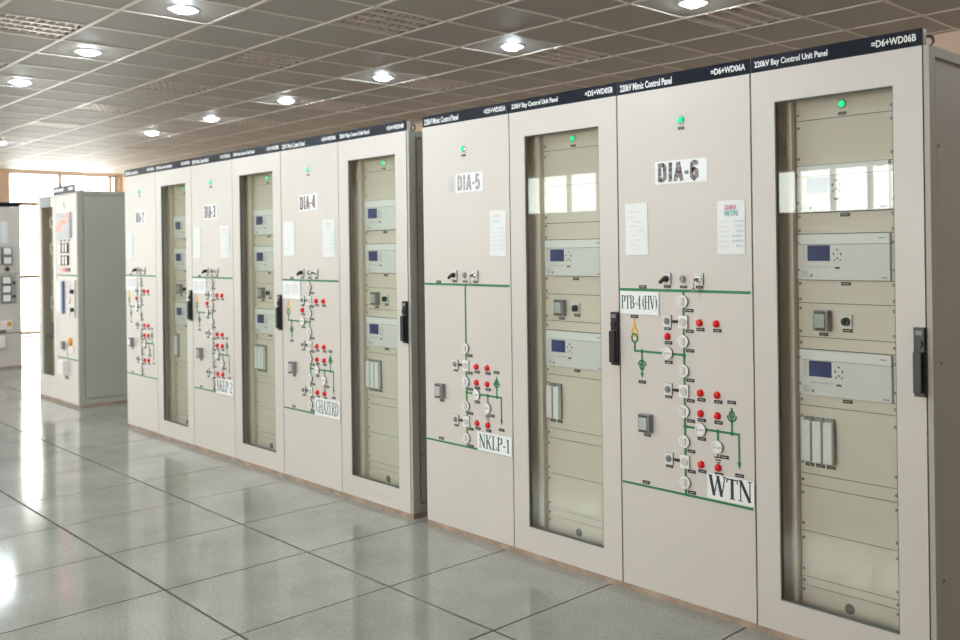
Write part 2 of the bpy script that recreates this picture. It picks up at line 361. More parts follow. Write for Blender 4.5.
# ceiling: slab, tiles, tee grid
CX0, CY0, CS = -3.296, 1.632, .6
ce = struct(MB().box(XL, XR, YF, YB, CH + .14, CH + .26).build('ceiling', 'ceiling_void'))
LOUV = [(cx, cy) for cy in (1.5, -1.5, -4.5, -7.5, -10.5) for cx in (4.5, 1.5, -1.5, -4.5, -7.5, -10.5, -13.5, -16.5)]
DOWN = [(7.5, 3.5), (10.5, 3.5)] + [(cx, .5) for cx in (10.5, 7.5, 4.5, 1.5, -1.5, -4.5, -7.5, -10.5, -13.5)] + [(cx, -3.5) for cx in (3.5, .5, -2.5, -5.5, -8.5, -11.5, -14.5)] + [(-17.5, -1.5)] \
     + [(cx, cy) for cy in (-6.5, -9.5) for cx in (3.5, .5, -2.5, -5.5, -8.5, -11.5, -14.5)]  # unseen lamps by back wall, right end and rear rows added for light
LOUV = [q for q in LOUV if in_view([(CX0 + CS * (q[0] + i), CY0 + CS * (q[1] + j), CH) for i in (-.5, .5) for j in (-.5, .5)], 0) and XL + .3 < CX0 + CS * q[0]]
lcell = {(math.floor(a), math.floor(b)) for a, b in LOUV}
show, rest = [], []
for a, b in cells(CX0, CS, XL, XR):
    for c, d in cells(CY0, CS, YF, YB):
        if (round((a - CX0) / CS - .001 if b - a > .59 else -99), round((c - CY0) / CS - .001)) in lcell and b - a > .59 and d - c > .59: continue
        q = [(a, c, CH), (b, c, CH), (a, d, CH), (b, d, CH)]
        (show if in_view(q, 20) else rest).append(((Vector(((a + b) / 2, (c + d) / 2, CH)) - CAM).length, a, b, c, d))
show.sort(); rest += show[300:]; show = show[:300]
for dist, a, b, c, d in show:
    piece('ceiling_tile', ('ct', round(b - a, 3), round(d - c, 3)), lambda mb: mb.box(-(b - a) / 2 + .004, (b - a) / 2 - .004, -(d - c) / 2 + .004, (d - c) / 2 - .004, .006, .02), 'ceiling_tile_mat', ce, ((a + b) / 2, (c + d) / 2, CH + random.uniform(-.0006, .0006)))
mb = MB()
for dist, a, b, c, d in rest: mb.box(a + .004, b - .004, c + .004, d - .004, CH + .006, CH + .02)
o = mb.build('ceiling_tiles_beyond', 'ceiling_tile_mat', ce); o['kind'] = 'stuff'
ks = cells(CX0, CS, XL, XR)
for a, b in ks[1:]: piece('grid_runner', 'runy', lambda mb: mb.box(-.012, .012, YF, YB, 0, .0065), 'grid_white', ce, (a, 0, CH + .0004))
for c, d in cells(CY0, CS, YF, YB)[1:]: piece('grid_runner', 'runx', lambda mb: mb.box(XL, XR, -.012, .012, 0, .006), 'grid_white', ce, (0, c, CH))

# walls
T = .2
def wall_with_holes(name, along, pos0, pos1, lo, hi, holes):
    mb = MB(); cuts = sorted({lo, hi} | {h[0] for h in holes} | {h[1] for h in holes})
    for a, b in zip(cuts, cuts[1:]):
        hs = [h for h in holes if h[0] <= a + 1e-6 and h[1] >= b - 1e-6]
        spans = [(-.0, CH + .14)] if not hs else [(0, hs[0][2]), (hs[0][3], CH + .14)]
        for z0, z1 in spans:
            if z1 - z0 < .005: continue
            if along == 'y': mb.box(pos0, pos1, a, b, z0, z1)
            else: mb.box(a, b, pos0, pos1, z0, z1)
    return struct(mb.build(name, 'wall_peach'))
wall_with_holes('wall_left', 'y', XL - T, XL, YF - T, YB + T, WIN_LEFT)
wall_with_holes('wall_front', 'x', YF - T, YF, XL, XR, WIN_FRONT)
wall_with_holes('wall_back', 'x', YB, YB + T, XL, XR, [])
wall_with_holes('wall_right', 'y', XR, XR + T, YF - T, YB + T, [])
wn = 0
def window_left(y0, y1, z0, z1, mulls, rails):
    global wn; wn += 1; w = bpy.data.objects.new('window_%d' % wn, None); COL.objects.link(w); w.location = (XL - .1, y0, z0); struct(w)
    W, H = y1 - y0, z1 - z0
    mb = MB(); mb.box(-.04, .04, 0, .04, 0, H); mb.box(-.04, .04, W - .04, W, 0, H); mb.box(-.04, .04, 0, W, H - .03, H); mb.build('window_frame', 'frame_beige', w)
    for m in mulls: MB().box(-.035, .035, m - y0 - .03, m - y0 + .03, 0, H - .03).build('mullion', 'frame_beige', w)
    es = [.04] + [m - y0 for m in mulls] + [W - .04]
    for z in rails:
        for a, b in zip(es, es[1:]): MB().box(-.03, .03, a + .03, b - .03, z - .035, z + .035).build('rail', 'frame_brown', w)
    zs = [0] + [z for z in rails if z > .1] + [H]
    for a, b in zip(es, es[1:]):
        for c, d in zip(zs, zs[1:]): MB().box(-.003, .003, a, b, c, d).build('pane', 'window_glass', w)
window_left(*WIN_LEFT[0], [2.96, 3.90], [.035, 1.11, 2.5])
window_left(*WIN_LEFT[1], [-3.75], [.035, 1.11, 2.5])  # unseen window, added for its daylight
for x0, x1, z0, z1 in WIN_FRONT:  # the tall ones among these are added light sources
    wn += 1; w = bpy.data.objects.new('window_%d' % wn, None); COL.objects.link(w); w.location = (x0, YF - .1, z0); struct(w)
    W, H = x1 - x0, z1 - z0; m = W / 2
    mb = MB(); mb.box(0, .04, -.04, .04, 0, H); mb.box(W - .04, W, -.04, .04, 0, H); mb.box(0, W, -.04, .04, H - .04, H); mb.box(0, W, -.04, .04, 0, .04); mb.build('window_frame', 'frame_beige', w)
    q4 = [W * .25, W * .5, W * .75]
    for m in q4: MB().box(m - .02, m + .02, -.035, .035, .04, H - .04).build('mullion', 'frame_beige', w)
    for a, b in zip([.04] + [m + .02 for m in q4], [m - .02 for m in q4] + [W - .04]): MB().box(a, b, -.003, .003, .04, H - .04).build('pane', 'window_glass', w)

# ================================================================== CEILING FITTINGS
def luminaire(cx, cy):
    t = thing('louvre_luminaire', 'unlit square louvre luminaire recessed in the ceiling ' + ('behind the cabinet row' if cy > 0 else 'straight above the cabinet tops' if cy > -2 else 'over the open aisle'), 'ceiling light', (CX0 + CS * cx, CY0 + CS * cy, CH), 0, 'louvre luminaires ' + ('behind the cabinet row' if cy > 0 else 'above the cabinet tops' if cy > -2 else 'over the aisle'))
    def housing(mb):
        h = .29; mb.box(-h, h, -h, h, .075, .08); mb.box(-h, -h + .004, -h, h, .007, .075); mb.box(h - .004, h, -h, h, .007, .075); mb.box(-h, h, -h, -h + .004, .007, .075); mb.box(-h, h, h - .004, h, .007, .075)
    piece('housing', 'lum_h', housing, 'lum_dark', t, (0, 0, 0))
    def side(mb):                                     # sloping reflector wings between the lamp channels (run along y)
        for k in range(5):
            x = -.272 + .136 * k; w = .030
            mb.v += [(x - w, -.282, .062), (x - .013, -.282, .007), (x + .013, -.282, .007), (x + w, -.282, .062), (x - w, .282, .062), (x - .013, .282, .007), (x + .013, .282, .007), (x + w, .282, .062)]
            b = len(mb.v) - 8
            for q in ((0, 1, 5, 4), (1, 2, 6, 5), (2, 3, 7, 6), (3, 0, 4, 7), (0, 3, 2, 1), (4, 5, 6, 7)): mb.face([b + i for i in q])
    piece('reflector_wings', 'lum_w', side, 'alu', t, (0, 0, 0))
    def blades(mb):
        for k in range(4):
            x = -.204 + .136 * k
            for j in range(9): y = -.252 + .063 * j; mb.box(x - .054, x + .054, y - .004, y + .004, .012, .045)
    piece('cross_blades', 'lum_b', blades, 'alu', t, (0, 0, 0))['kind'] = 'stuff'
    for k in range(4):
        piece('fluorescent_tube', 'lum_t', lambda mb: mb.tube([(0, -.27, 0), (0, .27, 0)], .008, 8), 'tube_white', t, (-.204 + .136 * k, 0, .064))
for a, b in LOUV:
    if XL + .3 < CX0 + CS * a < XR - .3 and YF + .3 < CY0 + CS * b: luminaire(a, b)
def downlight(cx, cy):
    t = thing('downlight', 'round glowing downlight in the ceiling line ' + ('added unseen beside the rear wall' if cy > 2 else 'behind the cabinet row' if cy > 0 else 'by the tall windows' if cy > -2 else 'along the front of the cabinets' if cy > -5 else 'added unseen over the open floor' if cy > -8 else 'added unseen along the front wall'), 'ceiling light', (CX0 + CS * cx, CY0 + CS * cy, CH + .006), 0, 'glowing downlights ' + ('added unseen beside the rear wall' if cy > 2 else 'behind the cabinet row' if cy > 0 else 'by the tall windows' if cy > -2 else 'along the cabinet fronts' if cy > -5 else 'added over the open floor' if cy > -8 else 'added unseen along the front wall'))
    piece('trim_ring', 'dl_r', lambda mb: mb.revolve((0, 0, 0), [(.105, -.004), (.105, .004), (.095, .008), (.075, .006), (.072, -.004)], 24, 'z'), 'trim_white', t, (0, 0, 0))
    piece('lamp_bulb', 'dl_b', lambda mb: mb.revolve((0, 0, 0), [(.066, -.002), (.066, .008), (.056, .020), (.030, .029), (0, .032)], 12, 'z'), 'lamp_glow', t, (0, 0, 0))
for a, b in DOWN:
    if XL + .3 < CX0 + CS * a < XR - .3: downlight(a, b)

# ================================================================== CABINETS
HT, HH, DZ, DEP = 2.189, 2.249, .028, .8
def shell(t, w, ht=HT, dep=DEP, right_end=False, bay=False):
    mb = MB(); mb.box(.004, .018, .022, dep, DZ, ht - .004); mb.box(w - .018, w - .004, .022, dep, DZ, ht - .004); mb.box(.018, w - .018, dep - .014, dep, DZ, ht - .004)
    mb.box(.018, w - .018, .022, dep - .014, ht - .02, ht - .004); mb.box(.018, w - .018, .022, dep - .014, DZ, DZ + .02)
    if not bay: mb.box(.018, w - .018, .024, .03, DZ + .02, ht - .02)
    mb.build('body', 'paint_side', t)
    mb = MB(); mb.box(0, w + (.02 if right_end else 0), .004, dep, 0, DZ - .002); mb.build('plinth', 'plinth_paint', t)
    if right_end:
        e = MB(); x0, x1 = w + .001, w + .02
        e.box(x0, x1, .002, .05, DZ, ht); e.box(x0, x1, dep - .04, dep, DZ, ht)    # corner posts
        e.box(x0, x1, .0501, dep - .0401, ht - .035, ht); e.box(x0, x1, .0501, dep - .0401, DZ, DZ + .05); e.box(x0, x1 - .014, .0501, dep - .0401, DZ + .0501, ht - .0351)
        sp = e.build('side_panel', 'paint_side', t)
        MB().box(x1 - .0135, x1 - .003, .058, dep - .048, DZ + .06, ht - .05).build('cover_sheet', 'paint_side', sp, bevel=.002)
        for z in (.35, 1.1, 1.85): piece('screw', 'scr_x', lambda mb: mb.cyl((0, 0, 0), .006, 0, .003, 8, 'x'), 'screw_steel', sp, (x1 - .003, .075, z))
        eye = MB(); eye.revolve((x1 - .024, .05, ht), [(.014, 0), (.014, -.008), (0, -.008)], 12, 'z')
        eye.tube([(x1 - .024 + .019 * math.cos(a), .05, ht + .020 + .019 * math.sin(a)) for a in [2 * math.pi * i / 16 for i in range(16)]], .0055, 8, closed=True)
        eye.build('lifting_eye', 'ring_metal', t)
def header(t, w, left, right, key, ht=HT, hh=HH):
    h = MB().box(.003, w - .003, .001, .006, ht + .001, hh).build('header_plate', 'header_black', t)
    MB().box(0, w, .007, .03, ht - .003, hh - .003).build('header_bracket', 'paint', t)
    hz = hh - ht
    link('lettering', text_mesh(('hl', left, round(w, 3)), left, (.318 if 'Bay' in left else .290) * w / .7, hz * .52, 'white_print', .022), h, (.020, .0006, ht + hz * .20))
    link('lettering', text_mesh(('hr', right, round(w, 3)), right, .165 * w / .7, hz * .44, 'white_print', .022), h, (w - .188 * w / .7, .0006, ht + hz * .30))
def tagplate(t, u, z, w=.040, h=.0138, y=0):
    def f(mb):
        mb.box(-w / 2, w / 2, -.0022, 0, -h / 2, h / 2, 0)
        for a, b in ((-.3, -.12), (-.06, .1), (.16, .3)): mb.box(a * w, b * w, -.0026, -.0021, -.09 * h, .1 * h, 1)
    piece('tag', ('tag', w, h), f, ['tag_black', 'ink_grey'], t, (u, y, z))
def green_lamp(t, u, z, y=0, m='led_green'):
    l = piece('indicator_lamp', 'gl_b', lambda mb: mb.revolve((0, 0, 0), [(.017, 0), (.017, .004), (.0135, .006)], 16), 'chrome', t, (u, y, z))
    piece('lens', ('gl_l', m), lambda mb: mb.revolve((0, 0, 0), [(.0135, .004), (.0125, .010), (.008, .014), (0, .0155)], 14), m, l, (0, 0, 0))
    tagplate(t, u, z - .035, .032, .011, y)
def red_lamp(t, u, z, tg=True):
    piece('red_lamp', 'red', lambda mb: mb.revolve((0, 0, 0), [(.0155, 0), (.0155, .005), (.0145, .009), (.010, .014), (.005, .0162), (0, .0166)], 16), 'lamp_red', t, (u, 0, z))
    if tg: tagplate(t, u + .004, z - .027)
def round_ind(t, u, z, horiz=False, tg=1):
    o = piece('position_indicator', 'ri', lambda mb: mb.revolve((0, 0, 0), [(.0265, 0), (.0265, .010)], 20, mi=1).revolve((0, 0, 0), [(.0265, .010), (.0225, .0115), (.021, .0115), (.020, .0085), (0, .0085)], 20), ['indicator_white', 'grey_plastic'], t, (u, 0, z))  # grey side wall paints in the shadow at the indicator's edge
    if horiz: piece('position_bar', 'ribh', lambda mb: mb.box(-.019, .019, -.0135, -.0085, -.0045, .0045), 'indicator_face', o, (0, 0, 0), .002)
    else: piece('position_bar', 'ribv', lambda mb: mb.box(-.009, .009, -.0135, -.0085, -.0165, .0165), 'indicator_face', o, (0, 0, 0), .003)
    if tg == 1: tagplate(t, u + .031, z - .037)
    elif tg == 2: tagplate(t, u + .002, z - .038)
def square_ind(t, u, z):
    o = piece('breaker_indicator', 'si', lambda mb: (mb.box(-.023, .023, -.0085, -.004, -.027, .027), mb.box(-.0232, .0232, -.004, 0, -.0272, .0272, 1)), ['indicator_white', 'grey_plastic'], t, (u, 0, z))  # darker base rim stands in for edge shadow
    piece('position_bar', 'sib', lambda mb: mb.revolve((0, 0, 0), [(.017, .008), (.017, .012), (.015, .014), (0, .014)], 16), 'indicator_face', o, (0, 0, 0))
    tagplate(t, u + .031, z - .037)
def ctrl_switch(t, u, z, kind='knob', tg=True):
    def plate(mb): mb.box(-.021, .021, -.007, 0, -.025, .025, 0); mb.box(-.0212, .0212, -.005, -.0005, -.0252, .0252, 1)
    o = piece('control_switch', 'cs', plate, ['plate_grey', 'plate_edge'], t, (u, 0, z))
    if kind == 'handle':
        def hd(mb):
            mb.revolve((0, -.007, 0), [(.014, 0), (.013, .012), (.010, .020), (0, .020)], 14)
            mb.tube([(.006, -.022, .005), (-.004, -.028, -.004), (-.015, -.030, -.013)], .0085, 8); mb.revolve((-.015, -.028, -.013), [(.0085, 0), (.008, .005), (0, .008)], 8)
        piece('handle', 'cs_h', hd, 'black_plastic', o, (0, 0, 0))
    elif kind == 'key':
        piece('lock_barrel', 'cs_k', lambda mb: mb.revolve((0, -.007, 0), [(.015, 0), (.014, .006), (.009, .008), (.008, .014), (0, .014)], 14), 'chrome', o, (0, 0, 0))
        def ky(mb): mb.box(-.002, .002, -.04, -.02, -.006, .006); mb.tube([(0, -.036, -.006), (-.004, -.037, -.025), (-.006, -.036, -.045)], .0018, 6); mb.revolve((-.006, -.033, -.042), [(.009, 0), (.009, .003), (0, .003)], 10)
        piece('key', 'cs_ky', ky, 'key_metal', o, (0, 0, 0))
    else:
        piece('lock_barrel', 'cs_b', lambda mb: mb.revolve((0, -.007, 0), [(.0145, 0), (.0145, .004), (.012, .007), (.0085, .007), (.0085, .004), (.006, .010), (0, .010)], 14), 'grey_plastic', o, (0, 0, 0))
    if tg: tagplate(t, u, z - .033, .036, .011)
def link_tag(t, u, z): piece('link_bar', 'lb', lambda mb: (mb.box(-.021, .021, -.003, 0, -.0035, .0035), mb.box(-.012, .012, -.005, 0, -.006, .006)), 'tag_black', t, (u, 0, z))
def push_button(t, u, z):
    o = piece('push_button', 'pb', lambda mb: mb.revolve((0, 0, 0), [(.0155, 0), (.0155, .006), (.013, .008), (.0125, .008)], 16), 'chrome', t, (u, 0, z))
    piece('button_cap', 'pbc', lambda mb: mb.revolve((0, 0, 0), [(.0125, .005), (.0125, .011), (.010, .012), (0, .012)], 14), 'grey_plastic', o, (0, 0, 0))
    tagplate(t, u + .002, z - .033, .036, .011)
def hline(t, u0, u1, z, w=.010): MB().box(min(u0, u1), max(u0, u1), -.0016, 0, z - w / 2, z + w / 2).build('mimic_line', 'mimic_green', t)
def vline(t, u, z0, z1, w=.010): MB().box(u - w / 2, u + w / 2, -.0019, 0, min(z0, z1), max(z0, z1)).build('mimic_line', 'mimic_green', t)
def node(t, u, z): piece('mimic_node', 'nd', lambda mb: mb.revolve((0, 0, 0), [(.009, 0), (.009, .003), (0, .003)], 10), 'mimic_green', t, (u, 0, z))
def vt_symbol(t, u, z, flip=1):
    # lightning-arrester style arrow with a loop around it
    mb = MB(); mb.stroke([(u, z + .028 * flip), (u, z - .045 * flip)], .008, -.0017, 0)
    mb.stroke(arc(u, z, .0115, .014, 0, 330, 12), .006, -.0022, 0, closed=True)
    mb.stroke(arc(u, z - .004 * flip, .021, .022, 180 if flip > 0 else 0, 360 if flip > 0 else 180, 8), .007, -.0019, 0)
    mb.build('mimic_symbol', 'mimic_green', t)
def earth_symbol(t, u, z):
    mb = MB(); mb.stroke([(u, z + .022), (u, z + .006)], .006, -.0017, 0)
    for k, hw in enumerate((.020, .014, .008)): mb.box(u - hw, u + hw, -.0017, 0, z + .003 - .011 * k, z + .008 - .011 * k)
    mb.build('earth_symbol', 'tag_black', t)
def meter(t, u, z, y=0, sub='meter'):
    def f(mb): mb.box(-.031, .031, -.028, 0, -.039, .039, 0); mb.box(-.024, .024, -.031, -.027, .028, .036, 1); mb.box(-.024, .024, -.031, -.027, -.036, -.028, 1)
    o = piece('test_relay', 'mt', f, ['grey_plastic', 'plate_edge'], t, (u, y, z), .003)
    piece('cover_window', 'mtw', lambda mb: mb.box(-.021, .021, -.034, -.027, -.026, .026), 'meter_window', o, (0, 0, 0), .003)
    piece('cover_screw', 'mts', lambda mb: [mb.cyl((sx * .026, 0, sz * .034), .0035, .028, .031, 8) for sx in (-1, 1) for sz in (-1, 1)], 'chrome', o, (0, 0, 0))
    tagplate(t, u, z - .053, .036, .0125, y)
def front_panel(t, w, ht=HT): return MB().box(.0035, w - .0035, 0, .022, DZ, ht).build('front_panel', 'paint', t, bevel=.0015)

def mimic_cabinet(x0, w, left, right, label, full=True, cs=.35):
    t = thing('mimic_control_cabinet', label, 'control cabinet', (x0, 0, 0), 0, 'control cabinets standing in the long row')
    s = w / .7; end = False
    shell(t, w); front_panel(t, w); header(t, w, left, right, 'm')
    C = cs * s; c = lambda d: C + d * s
    green_lamp(t, C, 2.044)
    ctrl_switch(t, c(-.084), 1.379, 'handle'); push_button(t, C, 1.379); ctrl_switch(t, c(.084), 1.379, 'key')
    hline(t, .006, w - .012, 1.329, .0115); tagplate(t, c(-.22), 1.342)
    hline(t, .008, w - .012, .477, .0095); tagplate(t, c(-.215), .494)
    meter(t, c(-.205), .753)
    if full:
        vline(t, C, 1.329, .477)
        rounds = [1.285, 1.118, .995, .826, .700, .529]; squares = [1.199, .910, .616]
        pairs = [1.199, .910, .826, .616]
        for z in rounds: round_ind(t, C, z)
        for z in squares: square_ind(t, C, z); ctrl_switch(t, c(-.085), z + .001); link_tag(t, c(-.043), z)
        node(t, C, 1.058); hline(t, c(-.268), C, 1.061, .009); round_ind(t, c(-.084), 1.063, True, 2); red_lamp(t, c(-.086), 1.134)
        # transformer symbol
        u = c(-.270); mb = MB()
        mb.stroke([(u, 1.200), (u, 1.165)], .008, -.0017, 0); mb.prism([(u - .010, 1.162), (u + .010, 1.162), (u, 1.190)], -.002, 0); mb.stroke(arc(u, 1.143, .016, .018, 0, 345, 16), .008, -.0022, 0, closed=True); mb.build('transformer_symbol', 'mimic_yellow', t)
        mb = MB(); mb.stroke(arc(u, 1.117, .016, .018, 0, 345, 16), .008, -.0024, 0, closed=True); mb.stroke([(u, 1.100), (u, 1.0565)], .009, -.0018, 0); mb.build('transformer_symbol', 'mimic_green', t)
        tagplate(t, u, 1.211); node(t, c(-.230), 1.061)
        vline(t, c(-.230), 1.061, 1.01, .008); vt_symbol(t, c(-.230), .995, -1); MB().prism([(c(-.230) - .010, .966), (c(-.230), .945), (c(-.230) + .010, .966)], -.0018, 0).build('mimic_symbol', 'mimic_green', t); tagplate(t, c(-.230), .928)
    else:
        vline(t, C, 1.329, .477)
        rounds = [.996, .820, .694, .524]; squares = [.905, .612]; pairs = [.905, .822, .612]
        for z in rounds: round_ind(t, C, z)
        for z in squares: square_ind(t, C, z); ctrl_switch(t, c(-.085), z + .001); link_tag(t, c(-.043), z)
    for z in pairs: red_lamp(t, c(.082), z); red_lamp(t, c(.166), z)
    zb = .763; node(t, C, zb); hline(t, C, c(.272), zb, .009); round_ind(t, c(.083), zb - .003, True, 2)
    node(t, c(.166), zb); vline(t, c(.166), zb, .70, .009); round_ind(t, c(.166), .700, True, 1); earth_symbol(t, c(.166), .652)
    node(t, c(.235), zb); vline(t, c(.235), zb, .86, .008); vt_symbol(t, c(.235), .838); tagplate(t, c(.235), .888)
    vline(t, c(.268), zb + .0045, .648, .008); MB().prism([(c(.268) - .010, .652), (c(.268), .625), (c(.268) + .010, .652)], -.002, 0).build('mimic_symbol', 'mimic_green', t); tagplate(t, c(.268), .600)
    return t

RY = .10
def screw(p, u, z, y): piece('screw', 'scr', lambda mb: mb.revolve((0, 0, 0), [(.006, 0), (.006, .002), (.004, .0035), (0, .0035)], 8), 'screw_steel', p, (u, y, z))
def rack_panel(t, z0, z1, u0, u1, name='blank_panel'):
    p = piece(name, ('rp', round(z1 - z0, 4), round(u1 - u0, 4)), lambda mb: mb.box(0, u1 - u0, -.003, 0, .0013, z1 - z0 - .0013), 'paint_rack', t, (u0, RY, z0))
    for z in ([.5] if z1 - z0 < .06 else [.16, .84]):
        for u in (.012, u1 - u0 - .012): screw(p, u, (z1 - z0) * z, -.003)
    return p
def device(t, z0, z1, u0, u1):
    W, H = u1 - u0, z1 - z0
    d = piece('protection_relay', ('dv', round(W, 4), round(H, 4)), lambda mb: (mb.box(.019, W - .019, -.018, 0, .002, H * .765, 1), mb.box(.019, W - .019, -.020, 0, H * .775, H - .002, 0), mb.box(.0, .019, -.004, 0, .002, H - .002, 0), mb.box(W - .019, W, -.004, 0, .002, H - .002, 0), mb.box(.019, W - .019, -.015, 0, H * .76, H * .78, 2)), ['device_white', 'device_lower', 'plate_edge'], t, (u0, RY, z0))
    y = -.018
    piece('screen', ('dvs', round(W, 4)), lambda mb: (mb.box(.054, .148, y - .0012, y, H * .405, H * .735, 0)), 'screen_blue', d, (0, 0, 0))
    def pad(mb):
        cx, cz = .178, H * .565
        for dx, dz in ((0, 1), (0, -1), (1, 0), (-1, 0)):
            a = (cx + dx * .013, cz + dz * .014); n = (-dz, dx)
            mb.prism([(a[0] + dx * .006, a[1] + dz * .006), (a[0] + n[0] * .006, a[1] + n[1] * .006), (a[0] - n[0] * .006, a[1] - n[1] * .006)], y - .002, y, 0)
        mb.box(cx - .010, cx + .010, y - .002, y, H * .25, H * .29, 0)
        for dx in (-.012, .012): mb.box(cx + dx - .002, cx + dx + .002, y - .0015, y, H * .41, H * .45, 0)
    piece('cursor_keys', ('dvp', round(H, 4)), pad, 'plate_edge', d, (0, 0, 0))
    def leds(mb):
        for k in range(6): mb.box(.060 + .016 * k, .068 + .016 * k, y - .001, y, H * .28, H * .295)
        for k in range(7): mb.box(.034, .037, y - .001, y, H * (.42 + .045 * k), H * (.44 + .045 * k))
        for k in range(4): mb.box(.026, .058 - .004 * (k % 2), y - .0006, y, H * (.08 + .035 * k), H * (.088 + .035 * k))
        mb.box(.064, .074, y - .001, y, H * .07, H * .13); mb.box(W - .05, W - .028, y - .001, y, H * .06, H * .085); mb.box(W - .06, W - .035, y - .003, y, H * .88, H * .90)
    piece('markings', ('dvl', round(W, 4), round(H, 4)), leds, 'grey_plastic', d, (0, 0, 0))
    for u in (.0095, W - .0095):
        for z in (.22, .80): screw(d, u, H * z, -.004)
    return d
def aux_relay(t, u, ztop, h, w=.036):
    def f(mb): mb.box(0, w, -.030, -.0101, 0, h, 0); mb.box(-.0005, w + .0005, -.010, 0, -.006, h + .012, 1)
    o = piece('aux_relay', ('ar', h), f, ['device_white', 'grey_plastic'], t, (u, RY - .003, ztop - h), .0015)
    piece('relay_marking', ('arm', h), lambda mb: (mb.box(.008, .026, -.0305, -.0295, h * .93, h * .945), mb.box(.010, .024, -.0305, -.0295, h * .68, h * .69), mb.box(.008, .026, -.0305, -.0295, h * .07, h * .082)), 'ink_grey', o, (0, 0, 0))
    tagplate(t, u + w / 2, ztop - h - .018, .036, .0125, RY - .003)
def bay_cabinet(x0, w, left, right, label, nrel=3, three=True, right_end=False, hstick=True):
    t = thing('bay_control_cabinet', label, 'control cabinet', (x0, 0, 0), 0, 'control cabinets standing in the long row')
    s = w / .7; shell(t, w, right_end=right_end, bay=True); header(t, w, left, right, 'b')
    g0, g1, gz0, gz1 = .108 * s, .590 * s, .150, 2.066
    mb = MB(); a0, a1 = .0035, w - .0035
    mb.box(a0, g0, 0, .022, DZ, HT); mb.box(g1, a1, 0, .022, DZ, HT); mb.box(g0, g1, 0, .022, DZ, gz0); mb.box(g0, g1, 0, .022, gz1, HT)
    d = mb.build('glazed_door', 'paint', t)
    mb = MB(); e = .004
    for q in ((g0, g0 + e, gz0, gz1), (g1 - e, g1, gz0, gz1), (g0, g1, gz0, gz0 + e), (g0, g1, gz1 - e, gz1)): mb.box(q[0], q[1], .002, .018, q[2], q[3])
    mb.build('seal', 'seal_grey', d)
    MB().box(g0 + e, g1 - e, .010, .014, gz0 + e, gz1 - e).build('glass_pane', 'door_glass', d)
    def hnd(mb):
        mb.prism([(-.0185, -.118), (.0185, -.118), (.0185, .118), (-.0185, .118)], -.016, 0); 
        mb.prism([(-.014, -.105), (.014, -.105), (.014, .035), (-.014, .035)], -.034, -.016); mb.revolve((0, -.016, .062), [(.0135, 0), (.0135, .008), (0, .008)], 14)
        mb.box(-.012, .012, -.017, -.015, .092, .108, 1)
    piece('door_handle', 'hnd', hnd, ['black_plastic', 'grey_plastic'], d, (.679 * s, 0, 1.109), .004)
    for z in (.25, 1.1, 1.95): pass
    # swing frame behind the glass
    u0, u1 = .142 * s, .550 * s
    mb = MB(); mb.box(.0451, u0 - .001, RY - .030, RY + .03, .07, 2.15); mb.box(u1 + .001, w - .045, RY + .006, RY + .03, .07, 2.15); MB().box(u0 - .0009, u1 + .0009, RY + .004, RY + .03, .07, 2.15).build('frame_backing', 'plate_edge', t)
    mb.box(.018, .045, .03, RY + .03, .05, 2.15); mb.box(w - .045, w - .018, .03, RY + .03, .05, 2.15)
    fr = mb.build('swing_frame', 'paint_rack', t)
    if hstick: MB().box(.075 * s, .115 * s, RY - .0315, RY - .030, 1.86, 1.95).build('sticker', 'sticker', t)
    # (z0, z1, kind)
    Z = [2.13, 1.993, 1.818, 1.637, 1.556, 1.379, 1.291, 1.160, 1.114, .938, .895, .632, .583, .409, .232, .198, .09]
    for i, (z1, z0) in enumerate(zip(Z, Z[1:])):
        if i in (4, 8) or (i == 2 and three): device(t, z0, z1, u0, u1); tagplate(t, u0 + .208 * s, z0 - .012, .038, .013, RY - .003)
        else: rack_panel(t, z0, z1, u0, u1, {6: 'switch_panel', 10: 'relay_panel', 0: 'lamp_panel'}.get(i, 'blank_panel'))
    green_lamp(t, u0 + .202 * s, 2.040, RY - .003)
    meter(t, u0 + .112 * s, 1.226, RY - .003)
    def rot(mb): mb.box(-.022, .022, -.008, 0, -.026, .026, 0); mb.revolve((0, -.008, 0), [(.0165, 0), (.015, .014), (0, .014)], 16, mi=1); mb.box(-.004, .004, -.030, -.008, -.014, .014, 1)
    piece('rotary_switch', 'rsw', rot, ['plate_grey', 'black_plastic'], t, (u0 + .21 * s, RY - .003, 1.226)); tagplate(t, u0 + .212 * s, 1.192, .038, .013, RY - .003)
    for k in range(nrel): aux_relay(t, u0 + (.026 + .046 * k) * s, .842, .155)
    piece('cable_hole_cap', 'chc', lambda mb: mb.revolve((0, 0, 0), [(.020, 0), (.018, .004), (0, .004)], 16), 'screw_steel', t, (u0 + .205 * s, RY - .003, .15))
    return t

BX = [0.0, -.690, -1.388, -2.104, -2.820]; AX = [-2.968, -3.680, -4.392, -5.098, -5.785, -6.470, -7.140]
M, Bt = '220kV Mimic Control Panel', '220kV Bay Control Unit Panel'
bay_cabinet(BX[1], BX[0] - BX[1], Bt, '=D6+WD06B', 'beige glass-door bay control cabinet with header ending WD06B at the row end', 3, True, True)
mimic_cabinet(BX[2], BX[1] - BX[2], M, '=D6+WD06A', 'beige mimic control cabinet with the DIA-6 and WTN signs', True, .358)
bay_cabinet(BX[3], BX[2] - BX[3], Bt, '=D5+WD05B', 'beige glass-door bay cabinet with two protection relays between DIA-5 and DIA-6 cabinets', 2, False, False, False)
mimic_cabinet(BX[4], BX[3] - BX[4], M, '=D5+WD05A', 'beige mimic control cabinet with the DIA-5 and NKLP-1 signs', False)
bay_cabinet(AX[1], AX[0] - AX[1], Bt, '=D4+WD04B', 'beige glass-door bay cabinet between the DIA-4 cabinet and the gap in the row', 3, True, True)
